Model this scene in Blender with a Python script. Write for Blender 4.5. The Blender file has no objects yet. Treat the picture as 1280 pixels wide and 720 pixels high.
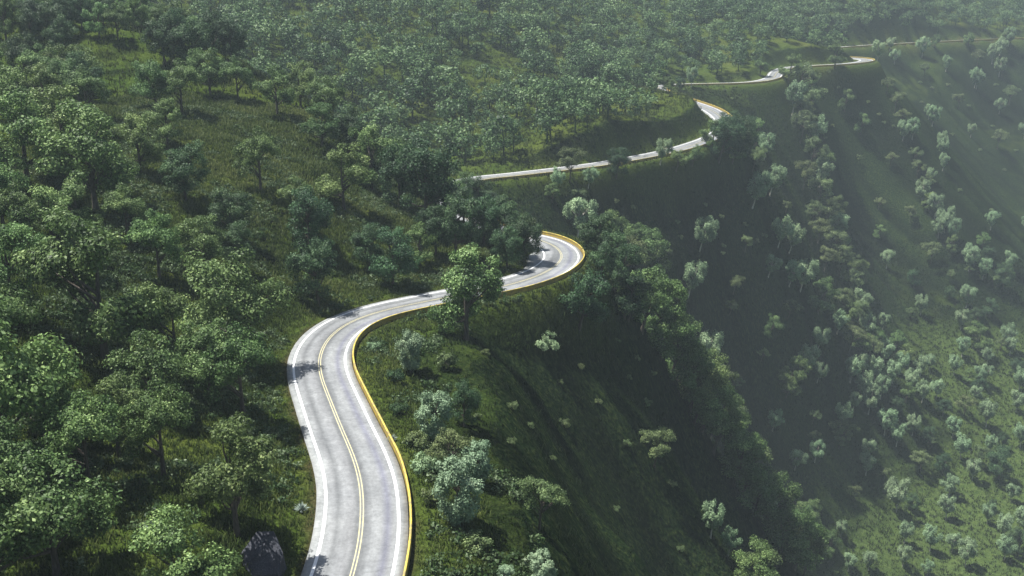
import bpy, math, random
import numpy as np

R = math.radians
random.seed(7)
rng = np.random.default_rng(7)
scene = bpy.context.scene
COL = scene.collection

# ------------------------------------------------------------------ camera
F, CX, CY, PITCH, CZ = 1300.0, 640.0, 360.0, R(17), 260.0
SP, CP = math.sin(PITCH), math.cos(PITCH)

def P(px, py, d):
    """photo position and distance along the view axis -> a point of the land"""
    v = (py - CY) / F
    return np.array([(px - CX) / F * d, d * (CP - v * SP), CZ - d * (SP + v * CP)])

cam = bpy.data.cameras.new('camera')
cam.sensor_width = 36.0
cam.lens = 36.0 * F / 1280.0
cam.clip_start, cam.clip_end = 1.0, 6000.0
camo = bpy.data.objects.new('camera', cam)
COL.objects.link(camo)
camo.location = (0, 0, CZ)
camo.rotation_euler = (math.pi / 2 - PITCH, 0, 0)
scene.camera = camo

# ------------------------------------------------------------------ noise
def vnoise(x, y, scale, seed):
    g = np.random.default_rng(seed).random((256, 256)) * 2 - 1
    x = np.asarray(x) / scale + 1000.37
    y = np.asarray(y) / scale + 1000.71
    ix = np.floor(x).astype(int); iy = np.floor(y).astype(int)
    fx = x - ix; fy = y - iy
    fx = fx * fx * fx * (fx * (fx * 6 - 15) + 10); fy = fy * fy * fy * (fy * (fy * 6 - 15) + 10)
    a = g[ix % 256, iy % 256]; b = g[(ix + 1) % 256, iy % 256]
    c = g[ix % 256, (iy + 1) % 256]; d = g[(ix + 1) % 256, (iy + 1) % 256]
    return (a * (1 - fx) + b * fx) * (1 - fy) + (c * (1 - fx) + d * fx) * fy

def sstep(a, b, x):
    t = np.clip((x - a) / (b - a), 0, 1)
    return t * t * (3 - 2 * t)

# ------------------------------------------------------------------ road line
ROAD_PX = [
    (300, 1000, 70), (352, 900, 76), (398, 820, 82), (425, 760, 87), (437, 720, 90.5), (450, 667, 97), (452, 613, 106),
    (443, 575, 114), (427, 537, 123), (412, 500, 133), (401, 468, 142), (400, 445, 150), (412, 422, 159),
    (437, 403, 167), (477, 389, 174), (537, 376, 181), (600, 364, 188), (645, 353, 194), (677, 342, 201), (694, 333, 208), (702, 322, 215),
    (700, 313, 222), (691, 306, 229), (674, 300, 236), (640, 293, 245), (595, 279, 261), (562, 260, 284),
    (555, 243, 305), (570, 231, 321), (596, 224, 331), (640, 219, 339), (700, 212.5, 351), (760, 204, 364), (830, 191, 388),
    (868, 181, 408), (893, 171, 424), (906, 159, 440), (902, 147, 456), (886, 136, 474), (860, 127, 494), (832, 118, 516),
    (822, 110, 540), (840, 106.3, 553), (880, 105, 559), (920, 104.3, 562), (950, 102.3, 567), (966, 97, 577), (972, 90, 594), (985, 84.6, 608),
    (1015, 82.4, 616), (1050, 80.8, 623), (1077, 78, 633), (1083, 74.6, 645), (1066, 72.6, 654), (1035, 71, 662), (1012, 67, 684),
    (1022, 62, 716), (1075, 57.5, 762), (1140, 53.8, 800), (1200, 50.8, 828), (1280, 47.6, 850), (1400, 44, 880), (1520, 41, 900)]
ctrl = np.array([P(*p) for p in ROAD_PX])

def catmull(p, n):
    out = []
    for i in range(len(p) - 1):
        p0, p1, p2, p3 = p[max(i - 1, 0)], p[i], p[i + 1], p[min(i + 2, len(p) - 1)]
        for t in np.linspace(0, 1, n, endpoint=False):
            out.append(.5 * ((2 * p1) + (-p0 + p2) * t + (2 * p0 - 5 * p1 + 4 * p2 - p3) * t * t + (-p0 + 3 * p1 - 3 * p2 + p3) * t ** 3))
    out.append(p[-1])
    return np.array(out)

def resample(p, step):
    s = np.concatenate([[0], np.cumsum(np.linalg.norm(np.diff(p[:, :2], axis=0), axis=1))])
    n = int(s[-1] / step)
    t = np.linspace(0, s[-1], n + 1)
    return np.stack([np.interp(t, s, p[:, k]) for k in range(3)], 1)

def smooth(a, k):
    w = np.hanning(2 * k + 3)[1:-1]; w /= w.sum()
    return np.convolve(np.pad(a, k, mode='reflect', reflect_type='odd'), w, mode='valid')

cl = resample(catmull(ctrl, 30), 1.0)
for k in (0, 1): cl[:, k] = smooth(cl[:, k], 5)
cl[:, 2] = smooth(cl[:, 2], 30)
cl = resample(cl, 1.0)
tan = np.gradient(cl[:, :2], axis=0)
tan /= np.linalg.norm(tan, axis=1)[:, None]
nrm = np.stack([tan[:, 1], -tan[:, 0]], 1)           # points to the valley side
HW = 4.5
apex = np.argmin(np.linalg.norm(cl - P(702, 322, 215), axis=1))
left_w = HW + 2.6 * np.exp(-((np.arange(len(cl)) - apex) / 9.0) ** 2)

# ------------------------------------------------------------------ land
LAND_PX = [
    # slope between the near end of the frame and the road
    (0, 700, 85), (150, 650, 92), (290, 620, 99), (100, 560, 106), (0, 550, 101), (300, 480, 131), (200, 450, 135), (0, 400, 125), (100, 300, 165),
    (300, 300, 182), (320, 380, 160), (400, 335, 190), (480, 342, 194), (600, 322, 206), (640, 322, 213), (600, 292, 232), (560, 262, 250), (500, 230, 250),
    (430, 205, 240), (350, 200, 222), (200, 200, 208), (0, 200, 188), (100, 120, 250), (250, 120, 260), (0, 50, 275), (0, 0, 305), (200, 40, 310),
    (300, 70, 300), (430, 142, 272), (370, 110, 288), (500, 190, 262),
    # lit bank beside the near road
    (510, 470, 144), (560, 500, 141), (560, 600, 113), (610, 600, 114), (650, 700, 98.5), (560, 690, 97), (520, 430, 160),
    # dark bowl
    (850, 700, 186), (600, 430, 166), (650, 450, 180), (700, 405, 205),
    (800, 500, 222), (850, 600, 245), (900, 720, 228), (640, 385, 186), (560, 410, 168),
    # first spur, going down from the hairpin
    (755, 370, 224), (800, 405, 238), (835, 455, 254), (880, 560, 297), (945, 700, 348),
    # wall under the second stretch of road
    (620, 245, 325), (720, 240, 345), (800, 250, 372), (850, 220, 390), (900, 300, 392), (850, 330, 366), (880, 400, 376), (900, 470, 382), (920, 600, 378), (960, 300, 425),
    (1000, 450, 432), (1000, 600, 396), (1000, 700, 384), (950, 240, 440), (930, 200, 442), (950, 145, 535), (900, 125, 530),
    # second spur
    (985, 120, 572), (1003, 200, 545), (1030, 300, 510), (1080, 430, 478), (1130, 495, 466),
    # hollow, third spur, floor
    (1040, 120, 612), (1080, 200, 606), (1080, 300, 572), (1130, 400, 528), (1105, 105, 632), (1130, 160, 618), (1165, 250, 590), (1200, 340, 560), (1210, 420, 528),
    (1250, 700, 400), (1100, 600, 436), (1100, 700, 388), (1250, 550, 468), (1250, 400, 548), (1250, 250, 660), (1250, 150, 762), (1260, 70, 832), (1180, 80, 785), (1180, 130, 740), (1250, 100, 805),
    # forest above the far road
    (1200, 20, 885), (1250, 0, 950), (1120, 30, 800), (1000, 50, 695), (1000, 0, 800), (900, 80, 600), (850, 50, 620), (850, 0, 720), (760, 150, 430), (620, 190, 372), (600, 100, 450), (600, 0, 570),
    (450, 100, 430), (450, 50, 480), (450, 0, 535), (300, 0, 530), (300, 40, 455), (150, -20, 500), (700, 100, 490), (720, 40, 560)]
LAND_XYZ = [
    (-40, 330, -62), (-75, 340, -52), (-150, 430, -12),
    (-200, 100, -15), (-260, 250, 5), (-230, 400, 5), (-320, 650, 25), (0, 900, 30), (320, 1150, 25), (800, 1200, 20), (750, 750, -40), (560, 350, -150), (450, 120, -190),
    (220, 20, -215), (260, 220, -214), (45, 160, -109), (62, 215, -147), (100, 270, -187), (80, 236, -160), (90, 160, -185), (15, 90, -71), (40, 90, -104), (85, 95, -150), (140, 120, -195),
    (-12, 30, -54), (20, 20, -76), (-60, 40, -46), (-60, 0, -50), (0, -60, -62), (-120, -100, -40), (110, -100, -170), (-250, -120, -10), (20, 130, -79), (30, 180, -88), (150, 260, -214), (110, 300, -212),
    (-450, 300, 20), (-450, 900, 40), (700, -100, -120), (1000, 400, -60), (-100, 1200, 45), (-1200, 400, 60), (1400, 400, 0), (500, 1800, 60), (0, -1000, -80), (-900, -800, 20), (1000, -800, -60), (-900, 1600, 70), (1400, 1500, 50)]
land = [P(*p) for p in LAND_PX] + [np.array([x, y, z + CZ]) for x, y, z in LAND_XYZ]
for i in range(0, len(cl), 9):
    land.append(cl[i])
for y, e in ((85, 3), (100, 1.5), (115, -1), (130, -2.5), (145, -3.5)):     # steep near flank of the bowl
    for o, z in ((1, -55), (7, -64), (15, -77), (26, -95), (40, -115)):
        land.append(np.array([e + o, y, z + CZ]))
land = np.array(land)

S = 100.0
def tps_phi(r2):
    return np.where(r2 > 0, .5 * r2 * np.log(np.maximum(r2, 1e-12)), 0)
A = land[:, :2] / S
n = len(A)
K = tps_phi(((A[:, None] - A[None]) ** 2).sum(2)) + np.eye(n) * 0.003
Q = np.concatenate([np.ones((n, 1)), A], 1)
M = np.block([[K, Q], [Q.T, np.zeros((3, 3))]])
sol = np.linalg.solve(M, np.concatenate([land[:, 2], np.zeros(3)]))
WT, AF = sol[:n], sol[n:]

def tps(x, y):
    p = np.stack([x, y], -1).reshape(-1, 2) / S
    out = np.empty(len(p))
    for i in range(0, len(p), 20000):
        q = p[i:i + 20000]
        r2 = ((q[:, None] - A[None]) ** 2).sum(2)
        out[i:i + 20000] = tps_phi(r2) @ WT + AF[0] + q @ AF[1:]
    return out.reshape(np.shape(x))

def road_near(x, y):
    p = np.stack([x, y], -1).reshape(-1, 2)
    D = np.full(len(p), 1e3); I = np.zeros(len(p), int)
    sub = cl[::3, :2]
    for i in range(0, len(p), 20000):
        q = p[i:i + 20000]
        r2 = ((q ** 2).sum(1)[:, None] + (sub ** 2).sum(1)[None] - 2 * q @ sub.T)
        k = r2.argmin(1)
        I[i:i + 20000] = np.minimum(k * 3, len(cl) - 1)
        D[i:i + 20000] = np.sqrt(np.maximum(r2[np.arange(len(q)), k], 0))
    # refine near the road
    near = np.where(D < 30)[0]
    best = D[near] * 1.0 + 1; bi = I[near].copy()
    for o in range(-4, 5):
        j = np.clip(I[near] + o, 0, len(cl) - 1)
        dd = np.linalg.norm(p[near] - cl[j, :2], axis=1)
        m = dd < best
        best[m] = dd[m]; bi[m] = j[m]
    D[near] = best; I[near] = bi
    side = np.einsum('ij,ij->i', p - cl[I, :2], nrm[I])
    return D.reshape(np.shape(x)), I.reshape(np.shape(x)), side.reshape(np.shape(x))

def axis(segs):
    out = [segs[0][0]]
    for a, b, s in segs:
        k = max(1, int(round((b - a) / s)))
        out += list(np.linspace(a, b, k + 1)[1:])
    return np.array(out)
GX = axis([(-1400, -500, 60), (-500, -180, 5), (-180, -80, 1.8), (-80, 40, .85), (40, 130, 1.2), (130, 320, 2.0), (320, 600, 5), (600, 1400, 50)])
GY = axis([(-900, -60, 60), (-60, 50, 3), (50, 260, .85), (260, 460, 1.5), (460, 760, 2.5), (760, 1200, 6), (1200, 1900, 50)])
gx, gy = np.meshgrid(GX, GY, indexing='ij')
GH = tps(gx, gy)
GD, GI, GS = road_near(gx, gy)
off = sstep(6, 40, GD)
near_fade = sstep(2, 14, GD - HW)
GH = GH + off * (vnoise(gx, gy, 38, 1) * 2.0 + vnoise(gx, gy, 17, 2) * .9) + near_fade * (vnoise(gx, gy, 6, 3) * .45 + vnoise(gx, gy, 2.6, 4) * .22)
zr = cl[GI, 2]
GULLY = vnoise((gx + .8 * gy) * .75, (gx - gy) * .09, 6.5, 90) + .45 * vnoise((gx + .8 * gy) * .75, (gx - gy) * .12, 2.8, 91)
flank = (GS > 0) * sstep(16, 34, GD) * sstep(60, 95, GH) * (.3 + .7 * sstep(235, 300, gy))
GH = GH + flank * GULLY * 1.5
lw = np.where(GS < 0, left_w[GI], HW)
w = 1 - sstep(1.2, 9.0, GD - lw)
inside = 1 - sstep(-.6, .5, GD - lw)
verge = zr - .12 - .45 * inside + vnoise(gx, gy, 1.9, 5) * .10 * (1 - inside)
GH = GH * (1 - w) + verge * w

def hgt(x, y):
    x = np.asarray(x, float); y = np.asarray(y, float)
    i = np.clip(np.searchsorted(GX, x) - 1, 0, len(GX) - 2); j = np.clip(np.searchsorted(GY, y) - 1, 0, len(GY) - 2)
    fx = np.clip((x - GX[i]) / (GX[i + 1] - GX[i]), 0, 1); fy = np.clip((y - GY[j]) / (GY[j + 1] - GY[j]), 0, 1)
    return (GH[i, j] * (1 - fx) + GH[i + 1, j] * fx) * (1 - fy) + (GH[i, j + 1] * (1 - fx) + GH[i + 1, j + 1] * fx) * fy

def grad(x, y, e=2.0):
    return (hgt(x + e, y) - hgt(x - e, y)) / (2 * e), (hgt(x, y + e) - hgt(x, y - e)) / (2 * e)

def cast(px, py, d0=60.0, d1=1500.0):
    ds = np.concatenate([np.arange(d0, 260, .5), np.arange(260, d1, 1.0)])
    v = (py - CY) / F
    X = (px - CX) / F * ds; Y = ds * (CP - v * SP); Z = CZ - ds * (SP + v * CP)
    below = Z < hgt(X, Y)
    if not below.any(): return None
    k = below.argmax()
    return np.array([X[k], Y[k], float(hgt(X[k], Y[k]))]), ds[k]

def project(x, y, z):
    dz = z - CZ
    d = y * CP - dz * SP
    up = y * SP + dz * CP
    return CX + F * x / d, CY - F * up / d, d

# ------------------------------------------------------------------ materials
def newmat(name):
    m = bpy.data.materials.new(name); m.use_nodes = True
    nt = m.node_tree; nt.nodes.clear()
    out = nt.nodes.new('ShaderNodeOutputMaterial')
    return m, nt, out
def node(nt, kind, **kw):
    nd = nt.nodes.new(kind)
    for k, v in kw.items():
        if k.startswith('i_'): nd.inputs[k[2:].replace('_', ' ')].default_value = v
        else: setattr(nd, k, v)
    return nd
def ramp(nt, src, stops):
    r = nt.nodes.new('ShaderNodeValToRGB')
    e = r.color_ramp.elements
    while len(e) > 1: e.remove(e[-1])
    e[0].position, e[0].color = stops[0][0], (*stops[0][1], 1)
    for p, c in stops[1:]:
        q = e.new(p); q.color = (*c, 1)
    nt.links.new(src, r.inputs[0]); return r.outputs[0]
def mixc(nt, f, a, b, mode='MIX'):
    m = nt.nodes.new('ShaderNodeMix'); m.data_type = 'RGBA'; m.blend_type = mode
    for s, v in ((m.inputs[0], f), (m.inputs[6], a), (m.inputs[7], b)):
        if hasattr(v, 'is_linked') or isinstance(v, bpy.types.NodeSocket): nt.links.new(v, s)
        else: s.default_value = v if not isinstance(v, tuple) else (*v, 1)
    return m.outputs[2]
def noise(nt, vec, scale, detail=4, rough=.55):
    nz = node(nt, 'ShaderNodeTexNoise'); nz.inputs['Scale'].default_value = scale
    nz.inputs['Detail'].default_value = detail; nz.inputs['Roughness'].default_value = rough
    nt.links.new(vec, nz.inputs['Vector']); return nz.outputs['Fac']
def mapping(nt, vec, sc):
    m = node(nt, 'ShaderNodeMapping'); m.inputs['Scale'].default_value = sc
    nt.links.new(vec, m.inputs['Vector']); return m.outputs[0]
def attr(nt, name):
    return node(nt, 'ShaderNodeAttribute', attribute_name=name)

def land_material():
    m, nt, out = newmat('grassland')
    co = node(nt, 'ShaderNodeNewGeometry').outputs['Position']
    b = node(nt, 'ShaderNodeBsdfPrincipled'); b.inputs['Roughness'].default_value = 1; b.inputs['Specular IOR Level'].default_value = 0
    n1 = noise(nt, co, .035, 5); n2 = noise(nt, co, .5, 6, .65); n3 = noise(nt, mapping(nt, co, (1.6, 1.6, .22)), 1.0, 5, .6); n4 = noise(nt, co, 3.0, 3)
    base = ramp(nt, n1, [(.3, (.032, .050, .010)), (.52, (.056, .066, .013)), (.7, (.088, .086, .019))])
    lush = ramp(nt, n2, [(.3, (.026, .054, .012)), (.55, (.048, .085, .018)), (.72, (.085, .125, .03))])
    wall = ramp(nt, n3, [(.36, (.003, .008, .004)), (.5, (.009, .018, .007)), (.66, (.030, .040, .014))])  # steep slopes: their shade is painted into a near-black grass colour
    vall = ramp(nt, n2, [(.3, (.036, .060, .017)), (.5, (.055, .084, .024)), (.72, (.082, .112, .036))])
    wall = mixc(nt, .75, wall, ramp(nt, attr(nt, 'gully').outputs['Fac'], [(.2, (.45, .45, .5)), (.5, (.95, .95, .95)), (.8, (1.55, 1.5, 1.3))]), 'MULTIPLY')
    c = mixc(nt, .45, base, lush)
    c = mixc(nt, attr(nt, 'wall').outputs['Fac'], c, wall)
    c = mixc(nt, attr(nt, 'floor').outputs['Fac'], c, vall)
    c = mixc(nt, attr(nt, 'soil').outputs['Fac'], c, (.05, .038, .022))
    fine = ramp(nt, n4, [(.3, (.55, .55, .55)), (.7, (1.35, 1.35, 1.3))])
    c = mixc(nt, 1.0, c, fine, 'MULTIPLY')
    nt.links.new(c, b.inputs['Base Color'])
    bp = node(nt, 'ShaderNodeBump'); bp.inputs['Strength'].default_value = .9; bp.inputs['Distance'].default_value = .7
    add = node(nt, 'ShaderNodeMath', operation='ADD'); nt.links.new(n2, add.inputs[0]); nt.links.new(n3, add.inputs[1])
    nt.links.new(add.outputs[0], bp.inputs['Height']); nt.links.new(bp.outputs[0], b.inputs['Normal'])
    nt.links.new(b.outputs[0], out.inputs[0]); return m

def leaf_material(name, dark, mid, light, vary=.25, trans=.22):
    m, nt, out = newmat(name)
    t = attr(nt, 'tint').outputs['Fac']
    c = ramp(nt, t, [(0, dark), (.5, mid), (1, light)])
    oi = node(nt, 'ShaderNodeObjectInfo')
    hs = node(nt, 'ShaderNodeHueSaturation')
    def span(src, a, b):
        mr = node(nt, 'ShaderNodeMapRange'); mr.inputs['To Min'].default_value = a; mr.inputs['To Max'].default_value = b
        nt.links.new(src, mr.inputs['Value']); return mr.outputs[0]
    nt.links.new(span(oi.outputs['Random'], .492, .528), hs.inputs['Hue'])
    wn = node(nt, 'ShaderNodeTexWhiteNoise', noise_dimensions='1D'); nt.links.new(oi.outputs['Random'], wn.inputs['W'])
    nt.links.new(span(wn.outputs['Value'], 1 - vary, 1 + vary), hs.inputs['Value'])
    hs.inputs['Saturation'].default_value = 1.0
    nt.links.new(c, hs.inputs['Color'])
    d = node(nt, 'ShaderNodeBsdfPrincipled'); d.inputs['Roughness'].default_value = .55; d.inputs['Specular IOR Level'].default_value = .22
    tr = node(nt, 'ShaderNodeBsdfTranslucent')
    nt.links.new(hs.outputs[0], d.inputs['Base Color']); nt.links.new(hs.outputs[0], tr.inputs['Color'])
    mx = node(nt, 'ShaderNodeMixShader'); mx.inputs[0].default_value = trans
    nt.links.new(d.outputs[0], mx.inputs[1]); nt.links.new(tr.outputs[0], mx.inputs[2])
    nt.links.new(mx.outputs[0], out.inputs[0]); return m

def bark_material(name, a, b_):
    m, nt, out = newmat(name)
    co = node(nt, 'ShaderNodeTexCoord').outputs['Object']
    n1 = noise(nt, mapping(nt, co, (3, 3, .7)), 2.0, 4)
    b = node(nt, 'ShaderNodeBsdfPrincipled'); b.inputs['Roughness'].default_value = .9
    nt.links.new(ramp(nt, n1, [(.35, a), (.65, b_)]), b.inputs['Base Color'])
    nt.links.new(b.outputs[0], out.inputs[0]); return m

def asphalt_material():
    m, nt, out = newmat('road_asphalt')
    uv = node(nt, 'ShaderNodeUVMap').outputs[0]
    co = node(nt, 'ShaderNodeNewGeometry').outputs['Position']
    sx = node(nt, 'ShaderNodeSeparateXYZ'); nt.links.new(uv, sx.inputs[0])
    # polished wheel tracks and the oily strip along the middle of the road
    tracks = ramp(nt, sx.outputs[0], [(0, (0.216, 0.228, 0.228)), (.1, (0.211, 0.222, 0.222)), (.19, (0.183, 0.190, 0.194)), (.24, (0.118, 0.124, 0.127)), (.31, (0.192, 0.200, 0.204)), (.40, (0.168, 0.173, 0.177)), (.455, (0.103, 0.108, 0.110)),
                                      (.5, (0.114, 0.119, 0.121)), (.545, (0.096, 0.101, 0.104)), (.62, (0.186, 0.195, 0.198)), (.71, (0.190, 0.198, 0.201)), (.78, (0.128, 0.132, 0.162)), (.84, (0.183, 0.190, 0.194)), (.92, (0.211, 0.222, 0.222)), (1, (0.208, 0.212, 0.212))])
    n1 = noise(nt, mapping(nt, uv, (7, .12, 1)), 1.0, 5, .65)
    n2 = noise(nt, co, 2.2, 6, .75); n3 = noise(nt, co, .12, 3)
    c = mixc(nt, .8, tracks, ramp(nt, n1, [(.3, (.72, .72, .73)), (.7, (1.22, 1.22, 1.22))]), 'MULTIPLY')
    c = mixc(nt, .8, c, ramp(nt, n2, [(.32, (.72, .72, .72)), (.68, (1.25, 1.25, 1.25))]), 'MULTIPLY')
    c = mixc(nt, .7, c, ramp(nt, n3, [(.35, (.8, .81, .83)), (.65, (1.18, 1.18, 1.17))]), 'MULTIPLY')
    n4 = noise(nt, co, .9, 6, .7)
    c = mixc(nt, .7, c, ramp(nt, n4, [(.36, (.80, .80, .81)), (.64, (1.2, 1.2, 1.2))]), 'MULTIPLY')
    vo = node(nt, 'ShaderNodeTexVoronoi', feature='DISTANCE_TO_EDGE'); vo.inputs['Scale'].default_value = .22
    wv = node(nt, 'ShaderNodeVectorMath', operation='ADD'); nz5 = node(nt, 'ShaderNodeTexNoise'); nz5.inputs['Scale'].default_value = .6; nt.links.new(co, nz5.inputs['Vector'])
    sc5 = node(nt, 'ShaderNodeVectorMath', operation='SCALE'); sc5.inputs['Scale'].default_value = 2.5; nt.links.new(nz5.outputs['Color'], sc5.inputs[0])
    nt.links.new(co, wv.inputs[0]); nt.links.new(sc5.outputs[0], wv.inputs[1]); nt.links.new(wv.outputs[0], vo.inputs['Vector'])
    c = mixc(nt, .55, c, ramp(nt, vo.outputs['Distance'], [(.0, (.62, .62, .63)), (.012, (1, 1, 1))]), 'MULTIPLY')
    b = node(nt, 'ShaderNodeBsdfPrincipled'); b.inputs['Roughness'].default_value = .6
    nt.links.new(c, b.inputs['Base Color'])
    bp = node(nt, 'ShaderNodeBump'); bp.inputs['Strength'].default_value = .3; bp.inputs['Distance'].default_value = .03
    nt.links.new(n2, bp.inputs['Height']); nt.links.new(bp.outputs[0], b.inputs['Normal'])
    nt.links.new(b.outputs[0], out.inputs[0]); return m

def paint_material(name, col, worn, rough=.55, scale=1.4, lo=.36, hi=.5):
    m, nt, out = newmat(name)
    co = node(nt, 'ShaderNodeNewGeometry').outputs['Position']
    n1 = noise(nt, co, scale, 6, .7)
    b = node(nt, 'ShaderNodeBsdfPrincipled'); b.inputs['Roughness'].default_value = rough
    nt.links.new(ramp(nt, n1, [(lo, worn), (hi, col)]), b.inputs['Base Color'])
    nt.links.new(b.outputs[0], out.inputs[0]); return m

def rock_material():
    m, nt, out = newmat('speckled_rock')
    co = node(nt, 'ShaderNodeNewGeometry').outputs['Position']
    n1 = noise(nt, co, 9, 4, .8); n2 = noise(nt, co, .8, 4)
    c = mixc(nt, .7, ramp(nt, n1, [(.35, (.016, .018, .026)), (.55, (.036, .039, .052)), (.72, (.13, .135, .15))]), ramp(nt, n2, [(.3, (.6, .6, .62)), (.7, (1.2, 1.2, 1.2))]), 'MULTIPLY')
    b = node(nt, 'ShaderNodeBsdfPrincipled'); b.inputs['Roughness'].default_value = .85
    nt.links.new(c, b.inputs['Base Color'])
    bp = node(nt, 'ShaderNodeBump'); bp.inputs['Strength'].default_value = .6; bp.inputs['Distance'].default_value = .08
    nt.links.new(n1, bp.inputs['Height']); nt.links.new(bp.outputs[0], b.inputs['Normal'])
    nt.links.new(b.outputs[0], out.inputs[0]); return m

MAT = {
    'land': land_material(), 'road': asphalt_material(),
    'white': paint_material('white_paint', (.70, .71, .71), (.45, .46, .47), lo=.3, hi=.45),
    'line_yellow': paint_material('yellow_line_paint', (.46, .42, .24), (.33, .32, .25)),
    'yellow': paint_material('yellow_barrier_paint', (.56, .44, .06), (.26, .21, .08), .6, 1.0, .40, .60),
    'yellow_shaded': paint_material('yellow_barrier_paint_shaded', (.36, .25, .03), (.16, .13, .05), .6, 1.3, .36, .58),  # the barrier's yellow darkened, painting shade onto its sides; worn spots too
    'rock': rock_material(),
    'oak': leaf_material('oak_leaves', (.026, .050, .015), (.108, .170, .050), (.32, .41, .155)),
    'fresh': leaf_material('fresh_leaves', (.034, .062, .020), (.118, .195, .060), (.32, .43, .165)),
    'dark': leaf_material('dark_leaves', (.014, .032, .015), (.045, .090, .036), (.125, .20, .08)),
    'pale': leaf_material('pale_leaves', (.09, .14, .075), (.23, .325, .17), (.40, .50, .30), .15),
    'olive': leaf_material('olive_leaves', (.040, .058, .022), (.115, .155, .060), (.25, .30, .125), .2),
    'silver': leaf_material('silver_leaves', (.09, .14, .08), (.215, .30, .18), (.37, .46, .29), .12),
    'far': leaf_material('forest_leaves', (.016, .036, .012), (.078, .126, .044), (.21, .275, .11), 0),
    'grass': leaf_material('grass_blades', (.008, .016, .004), (.052, .076, .016), (.15, .165, .05), 0, .35),
    'bark': bark_material('dark_bark', (.03, .022, .016), (.085, .07, .055)),
    'pale_bark': bark_material('pale_bark', (.28, .25, .2), (.55, .52, .46)),
    'yucca': leaf_material('grey_blades', (.10, .13, .11), (.2, .25, .22), (.36, .42, .38), .1, .15),
}

# ------------------------------------------------------------------ mesh helpers
def np_mesh(name, verts, faces, mat, tint=None, smooth_=False):
    """verts (n,3); faces (m,k) of one size"""
    me = bpy.data.meshes.new(name)
    verts = np.asarray(verts, np.float32); faces = np.asarray(faces, np.int32)
    m, k = faces.shape
    me.vertices.add(len(verts)); me.vertices.foreach_set('co', verts.ravel())
    me.loops.add(m * k); me.loops.foreach_set('vertex_index', faces.ravel())
    me.polygons.add(m)
    me.polygons.foreach_set('loop_start', np.arange(0, m * k, k, dtype=np.int32))
    me.polygons.foreach_set('loop_total', np.full(m, k, np.int32))
    if smooth_: me.polygons.foreach_set('use_smooth', np.ones(m, bool))
    me.update(calc_edges=True)
    if tint is not None:
        a = me.attributes.new('tint', 'FLOAT', 'POINT'); a.data.foreach_set('value', np.asarray(tint, np.float32))
    if mat: me.materials.append(mat)
    return me

def link(name, me, parent=None):
    o = bpy.data.objects.new(name, me); COL.objects.link(o)
    if parent: o.parent = parent
    return o

def empty(name):
    o = bpy.data.objects.new(name, None); COL.objects.link(o); o.empty_display_size = .5
    return o

# ------------------------------------------------------------------ terrain sheet
nx, ny = len(GX), len(GY)
idx = np.arange(nx * ny).reshape(nx, ny)
quads = np.stack([idx[:-1, :-1], idx[1:, :-1], idx[1:, 1:], idx[:-1, 1:]], -1).reshape(-1, 4)
tv = np.stack([gx, gy, GH], -1).reshape(-1, 3)
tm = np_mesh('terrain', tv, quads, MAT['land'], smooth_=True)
sgx = np.gradient(GH, GX, axis=0); sgy = np.gradient(GH, GY, axis=1)
slope = np.sqrt(sgx ** 2 + sgy ** 2)
wall = sstep(.36, .62, slope + .12 * vnoise(gx, gy, 9, 11)) * sstep(4, 14, GD)  # mask of the painted slope shade, steep ground first
wall = np.maximum(wall, (GS > 0) * sstep(-192, -172, GH - CZ + 10 * vnoise(gx, gy, 35, 14)) * sstep(11, 13.2, GD + 2.5 * vnoise(gx, gy, 8, 15)) * (.75 + .25 * vnoise(gx, gy, 11, 16)))  # painted shade also covers the valley side, from bank edge to valley floor
floor = (1 - sstep(-190, -168, GH - CZ + 8 * vnoise(gx, gy, 30, 12))) * (1 - .8 * sstep(.5, .9, slope))
soil = (1 - sstep(.1, 1.1, GD - lw + .5 * vnoise(gx, gy, 2.2, 13))) * .8
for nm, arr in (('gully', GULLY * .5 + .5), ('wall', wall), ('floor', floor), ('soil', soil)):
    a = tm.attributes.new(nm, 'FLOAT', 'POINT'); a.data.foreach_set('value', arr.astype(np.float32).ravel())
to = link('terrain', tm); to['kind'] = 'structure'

# ------------------------------------------------------------------ road
def ribbon(name, offs_l, offs_r, z, mat, parent=None, cols=1, skirt=0.0, keep=None):
    """a strip along the road between two offsets (valley side positive)"""
    N = len(cl)
    ol = np.broadcast_to(offs_l, (N,)); orr = np.broadcast_to(offs_r, (N,))
    rows = []; us = []
    if skirt:
        rows.append((ol, -skirt)); us.append(0)
    for k in range(cols + 1):
        rows.append((ol + (orr - ol) * k / cols, z)); us.append(k / cols)
    if skirt:
        rows.append((orr, -skirt)); us.append(1)
    v = np.stack([np.stack([cl[:, 0] + nrm[:, 0] * o, cl[:, 1] + nrm[:, 1] * o, cl[:, 2] + zz], 1) for o, zz in rows], 1)
    c = v.shape[1]
    ix = np.arange(N * c).reshape(N, c)
    q = np.stack([ix[:-1, :-1], ix[:-1, 1:], ix[1:, 1:], ix[1:, :-1]], -1).reshape(-1, 4)
    me = np_mesh(name, v.reshape(-1, 3), q, mat)
    uvl = me.uv_layers.new(name='UVMap')
    uu = np.tile(np.array(us), N); vv = np.repeat(np.arange(N) * 1.0, c)
    li = q.ravel()
    uvl.data.foreach_set('uv', np.stack([uu[li], vv[li]], 1).astype(np.float32).ravel())
    return link(name, me, parent)
road = ribbon('road', -left_w, HW, 0, MAT['road'], cols=12, skirt=.75); road['kind'] = 'structure'
lift = .012
ribbon('edge_line', -3.72, -3.42, lift, MAT['white'], road)
ribbon('edge_line', 3.42, 3.72, lift, MAT['white'], road)
ribbon('centre_line', -.2, -.09, lift, MAT['line_yellow'], road)
ribbon('centre_line', .09, .2, lift, MAT['line_yellow'], road)

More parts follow.
